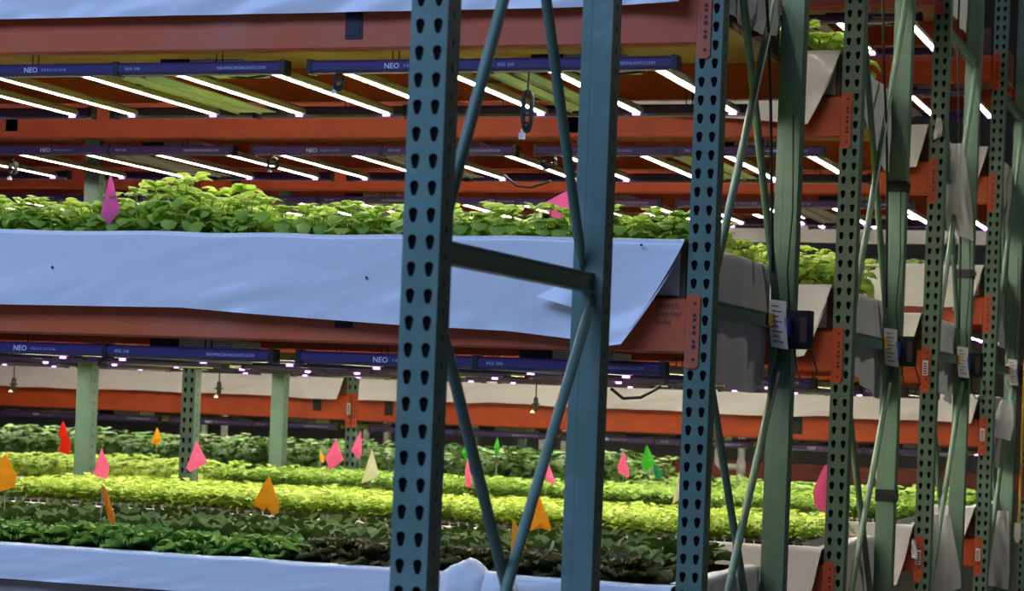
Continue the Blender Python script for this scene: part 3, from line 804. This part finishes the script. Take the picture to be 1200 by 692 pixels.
flag([(548, 539), (552, 556), (553, 571), (546, 570), (545, 550)], RC + .6, zc, 'pink', 'narrow pink marker flag just below a green flag')
flag([(640, 534), (644, 545), (651, 564), (648, 568), (638, 560), (634, 551)], RC + .6, zc, 'pink', 'slanting pink marker flag seen past the bare frame brace')
flag([(797, 550), (799, 583), (788, 590)], RC + .4, zc, 'white', 'thin white marker flag beside the end post of first row')
flag([(970, 544), (969, 598), (962, 600), (955, 590), (953, 575), (957, 565), (966, 545)], RC + .25, zc, 'pink', 'large bright pink marker flag behind the end post of second row')
flag([(394, 514), (403, 539), (386, 551), (382, 536)], RD + .45, zd, 'pink', 'square pink marker flag next to a tiny yellow flag')
flag([(375, 527), (381, 537), (379, 542), (376, 540)], RD + .6, zd, 'yellow', 'tiny yellow marker flag peeking out beside a pink flag')
flag([(423, 504), (424, 531), (420, 538), (412, 527)], RD + .4, zd, 'pink', 'pink marker flag in front of the slotted inner post of fourth row')
flag([(731, 528), (735, 540), (738, 556), (736, 560), (725, 553), (724, 545)], RD + .45, zd, 'pink', 'pink marker flag next to the bright green flag')
flag([(758, 520), (768, 541), (765, 545), (757, 552), (751, 543)], RD + .5, zd, 'green', 'bright green kite-shaped marker flag with a teal flag at its side')
flag([(765, 543), (771, 545), (777, 555), (775, 561), (768, 560)], RD + .75, zd, 'teal', 'dark teal marker flag hanging beside the bright green flag')
flag([(547, 515), (550, 530), (545, 540), (542, 530)], RD + .5, zd, 'green', 'small green marker flag above a narrow pink flag')
flag([(583, 511), (586, 525), (581, 536), (579, 525)], RD + .6, zd, 'green', 'small green marker flag behind the bare frame brace')
flag([(74, 492), (79, 505), (84, 520), (81, 533), (69, 528), (72, 515), (68, 508)], RD + .5, zd, 'red', 'red marker flag near the flat inner post of second row')
flag([(184, 500), (190, 514), (184, 522), (178, 519)], RD + .7, zd, 'yellow', 'small amber marker flag between the inner frame posts')
flag([(1027, 540), (1028, 563), (1021, 553)], RD + .15, zd, 'white', 'small white marker flag behind the end frame of second row')

# ================================================================== control boxes on the rear posts
def control_box(r, label):
    Y = ROW[r] + REAR - .075
    t = thing('control_box', label, 'control box', (-1.505, Y, 1.745), 'black control boxes')
    mb = MB(); mb.box(-.058, .058, 0, .07, 0, .122); mb.box(-.055, .055, -.006, 0, .006, .116); mb.build('case', M['black'], t)
    mb = MB(); mb.box(.030, .050, -.0085, -.006, .02, .10); mb.build('display', mat('dim_panel', (.10, .06, .05), .3), t)
    mb = MB(); mb.box(-.040, .005, -.112, -.008, .035, .095); mb.build('plug', M['blue_plastic'], t)
    mb = MB(); mb.box(-.031, -.029, -.20, -.125, .065, .105); mb.build('bracket', M['yellow_plastic'], t)
    mb = MB()
    cx_, cy_ = -.020, -.12                                   # clipped to the strut end, turned to the aisle
    def card(u, v, off=0): return (cx_ + (u - .5) * .05 + .012 * v * v + off * .35, cy_ + (u - .5) * .02 - off, .150 - .150 * v - .006 * u)
    mb.grid(4, 10, lambda u, v: card(u, v))
    for k in range(8):
        v = .12 + .105 * k; a_, b_, c_, d_ = card(.15, v, .001), card(.15 + (.6 if k % 2 else .4), v, .001), card(.15 + (.6 if k % 2 else .4), v + .022, .001), card(.15, v + .022, .001)
        mb.add([a_, b_, c_, d_], [(0, 1, 2, 3)], 1)
    mb.build('label_card', [M['paper'], M['ink']], t)
    mb = MB(); mb.tube([(.05, .03, .03), (.068, .02, -.02), (.085, .02, -.07), (.06, .03, -.11), (.03, .04, -.10), (.01, .06, -.06), (.0, .06, .0)], .0028, 6)
    mb.tube([(-.02, .06, .12), (-.03, .05, .25), (-.02, .05, .45), (-.03, .05, .75)], .0028, 6)
    mb.build('cable', M['rubber'], t, smooth=True)
for r in 'BCDE': control_box(r, f'black control box with white label card on the rear post, {NTH[r]} planted row')

# ================================================================== cords and clutter
def cord(name, label, pts, r=.003, m_=None, cat='cord'):
    mb = MB(); mb.tube(pts, r, 6); return tag(mb.build(name, m_ or M['rubber'], None, smooth=True), label, cat, 'hanging cords')
def coil(name, label, top, length, width, turns, seed, wire=None, zfix=None):
    """a folded hank of cord hanging from top"""
    if zfix: wire = zfix - top[2]
    t = thing(name, label, 'cord', top, 'hanging cords'); rg2 = random.Random(seed)
    if wire:
        mb = MB(); mb.tube([(0, 0, wire), (0, 0, 0)], .003, 6); mb.build('lead', M['rubber'], t)
    for k in range(turns):
        w2 = width * rg2.uniform(.6, 1); l2 = length * rg2.uniform(.75, 1); a = rg2.uniform(-.5, .5); pts = []
        for q in range(17):
            th = q / 16 * 2 * math.pi
            x = math.sin(th) * w2 * (.55 + .45 * abs(math.cos(th))); z = -l2 / 2 + math.cos(th) * l2 / 2
            pts.append((x * math.cos(a) , x * math.sin(a) + rg2.uniform(-.003, .003), z))
        mb = MB(); mb.tube(pts, .0042, 5); mb.build('loop', M['rubber'], t, smooth=True)
    mb = MB(); mb.box(-.014, .014, -.014, .014, -length * .52, -length * .42); mb.build('wrap', M['black'], t)
    mb = MB(); mb.box(-.022, -.006, -.006, .006, -length * 1.13, -length * .98); mb.tube([(-.014, 0, -length * .98), (-.012, 0, -length * .9)], .005, 6); mb.build('plug', M['paper'], t)
p = atY(619, 106, RB + .12); coil('power_cord', 'coiled black power cord hanging from the top grow light', (p.x, p.y, p.z), .125, .026, 11, 1, wire=.055)
p = atY(628, 468, RC + 1.045); coil('power_cord', 'thin black cord hank dangling over the white strip by bare frame', (p.x, p.y, p.z + .01), .06, .012, 4, 2, zfix=1.655)
p = atY(257, 447, RC + 1.045); coil('power_cord', 'small black cord hank beside the slotted inner post', (p.x, p.y, p.z), .065, .010, 4, 3, zfix=1.655)
p = atY(320, 191, RC + .1); coil('power_cord', 'black cord bundle under the second row top light', (p.x, p.y, p.z + .02), .05, .045, 5, 4, zfix=2.515)
p = atY(643, 190, RC + .1); coil('power_cord', 'loose black cord bundle near the wide pink flag', (p.x, p.y, p.z + .02), .045, .05, 5, 5, zfix=2.515)
p = atY(397, 95, RB + .055); coil('power_cord', 'black cord bundle lying against the top light bars', (p.x, p.y, p.z + .02), .05, .02, 4, 6, zfix=2.515)
p = atY(15, 200, RC + .2); coil('power_cord', 'black cord bundle under the second row, far end', (p.x, p.y, p.z + .04), .07, .03, 5, 7, zfix=2.515)
p = atY(16, 450, RC + 1.045); coil('power_cord', 'black cord hank near the flat inner post', (p.x, p.y, p.z + .03), .06, .015, 4, 8, zfix=1.655)
a = atY(590, 205, RC + .1); b = atY(645, 212, RC + .1)
cord('cable', 'drooping black cable beside the wide pink flag', [a, a.lerp(b, .3) + Vector((0, 0, -.035)), a.lerp(b, .6) + Vector((0, 0, -.035)), b], .005)
a = atY(716, 455, RB + .15); b = atY(775, 452, RB + .15)
cord('cable', 'drooping black cable under the middle light next to end post', [a, a.lerp(b, .25) + Vector((0, 0, -.03)), a.lerp(b, .6) + Vector((0, 0, -.03)), b], .005)
# cables taped along the end frames
for r, lab in (('B', 'first'), ('C', 'second'), ('D', 'third')):
    Y = ROW[r] + .55
    pts = [(-1.545 + .012 * math.sin(z * 3.1), Y + .42 * min(1, max(0, (2.9 - z) / 1.1)) + .02 * math.sin(z * 5), z) for z in [3.9 - k * .12 for k in range(17)]]
    cord('cable', f'black cable running down the end frame brace of the {lab} planted row', pts, .005)
    p = Vector((XP, ROW[r] + REAR - .02, 2.30))
def wrap_band(r, z, h, label, dx=.0):
    mb = MB(); Y = ROW[r] + REAR; e = .004
    mb.box(-PW / 2 - e, PW / 2 + e, -e, 0, 0, h); mb.box(-PW / 2 - e, -PW / 2, 0, PD, 0, h); mb.box(PW / 2, PW / 2 + e, 0, PD, 0, h); mb.box(-PW / 2 - e, PW / 2 + e, PD, PD + e, 0, h)
    mb.box(-.01, PW / 2 + .02, -.012, -e, h * .3, h * .7)
    tag(mb.build('tape_band', M['black'], None, (XP, Y, z)), label, 'tape', 'black tape bands')
wrap_band('C', 2.46, .045, 'black tape band around the rear post of second row')
wrap_band('D', 2.24, .045, 'black tape band around the rear post of third row')
wrap_band('C', 1.19, .05, 'small black strap low on the second row rear post')
# right edge: yellow cord with white plug, paper scraps
p0 = atY(1199, 480, 13.2); p1 = atY(1194.5, 600, 13.2); p2 = atY(1193, 612, 13.2)
cord('extension_cord', 'orange-yellow extension cord hanging beside the fourth row', [(p0.x, p0.y, 4.0), p0, p1, p2], .007, M['yellow_plastic'])
mb = MB(); mb.box(-.018, .018, -.018, .018, -.09, 0); mb.box(-.012, .012, -.012, .012, -.11, -.09)
tag(mb.build('plug_socket', M['paper'], None, (p2.x, p2.y, p2.z - .002)), 'white plug socket at the end of the orange-yellow cord', 'socket')
def scrap(label, px, Y, w_, h, seed, cat='paper', m_=None):
    p = atY(*px, Y); mb = MB()
    def fn(u, v):
        wd = w_ * (.45 + .55 * math.sin(min(1, v * 1.15) * 1.57)) * (1 - .25 * max(0, v - .8))
        return ((u - .5) * wd + .15 * w_ * math.sin(seed + v * 2), .05 * w_ * math.sin(u * 9 + seed) * (.3 + v) + .02 * nz(u * 3, v * 3, seed), -h * v * (1 - .18 * u * math.sin(seed * 2)))
    mb.grid(12, 12, fn)
    tag(mb.build('paper_tag', m_ or M['paper'], None, p, smooth=True), label, cat, 'paper and plastic scraps')
scrap('crumpled white paper tag tied to the third row end post', (1099, 138), ROW['D'] - .03, .04, .10, 1)
scrap('loose grey plastic corner behind the fourth row end post', (1176, 468), ROW['E'] + .35, .13, .20, 2, 'plastic', M['liner_grey'])
scrap('grey plastic sheet hanging low by the fourth row end frame', (1174, 598), ROW['E'] + .5, .16, .42, 3, 'plastic', M['liner_grey'])
scrap('white plastic sheet hanging from the third row end frame', (1108, 603), ROW['D'] + .6, .20, .42, 4, 'plastic', M['liner_grey'])
scrap('grey plastic sheet on the upper end frame of third row', (1126, 168), ROW['D'] + .5, .13, .42, 5, 'plastic', M['liner_grey'])
scrap('small white tag low on the third row beam', (1071, 632), ROW['D'] - .03, .03, .08, 6)
# white pipes behind the fourth row
for k, (px, lab) in enumerate(((262, 'with amber flag near it'), (453, 'behind the white flag'), (661, 'behind the bare frame'), (869, 'behind the end frame brace'))):
    p = atY(px, 530, ROW['E'] + DEPTH + .25)
    t = thing('pipe_riser', f'white plastic pipe riser standing behind the fourth row, {lab}', 'pipe', (p.x, p.y, 0), 'white pipe risers')
    mb = MB(); mb.tube([(0, 0, 0), (0, 0, 1.75)], .024, 12); mb.build('pipe', M['pvc'], t, smooth=True)
    mb = MB(); mb.tube([(0, 0, 1.18), (-.13, 0, 1.18), (-.15, 0, 1.20), (-.15, 0, 1.33)], .022, 10); mb.build('elbow', M['pvc'], t, smooth=True)
    mb = MB(); mb.tube([(0, 0, 1.14), (0, 0, 1.22)], .030, 12); mb.build('tee_joint', M['pvc'], t, smooth=True)

# crumpled white sheet on the edge of the bottom bed, behind the bare frame
def lump(label, px, r, seed):
    p = atY(*px, ROW['B'] - .06); mb = MB(); n, m2 = 28, 16
    def fn(u, v):
        a = u * 2 * math.pi; b = v * math.pi; d = Vector((math.cos(a) * math.sin(b), math.sin(a) * math.sin(b) * .7, math.cos(b)))
        k = 1 + .22 * nz(d.x * 1.6 + seed, d.y * 1.6, d.z * 1.6) + .09 * abs(nz(d.x * 5, d.y * 5 + seed, d.z * 5))
        return d * r * k
    mb.grid(n, m2, fn); tag(mb.build('crumpled_sheet', M['liner_matte'], None, p, smooth=True), label, 'plastic', 'paper and plastic scraps')
lump('crumpled white plastic bundle resting on the bottom liner rim', (545, 688), .078, 3)
lump('smaller crumpled white plastic bundle beside the larger one', (581, 694), .058, 8)
# loose fold and punctures of the middle liner
ln = [o for o in COL.objects if o.get('label') == 'blue-lit white plastic liner draped over the middle bed, first planted row'][0]
A, B_, C_ = atY(628, 347, RB - .075), atY(692, 366, RB - .062), atY(700, 312, RB - .05)
mb = MB()
mb.grid(8, 8, lambda u, v: tuple(A.lerp(B_, u).lerp(A.lerp(C_, u), v) - Vector((0, RB + .012 * math.sin(u * 3.1) * (1 - v), 0))))
mb.build('loose_fold', M['liner'], ln, smooth=True)
for px in ((62, 313), (430, 325), (752, 287)):
    p = atY(*px, RB - .033); mb = MB(); mb.tube([(0, 0, 0), (0, -.004, 0)], [.004, .003], 7); mb.build('puncture', M['ink'], ln, (p.x, p.y - RB - .004, p.z))
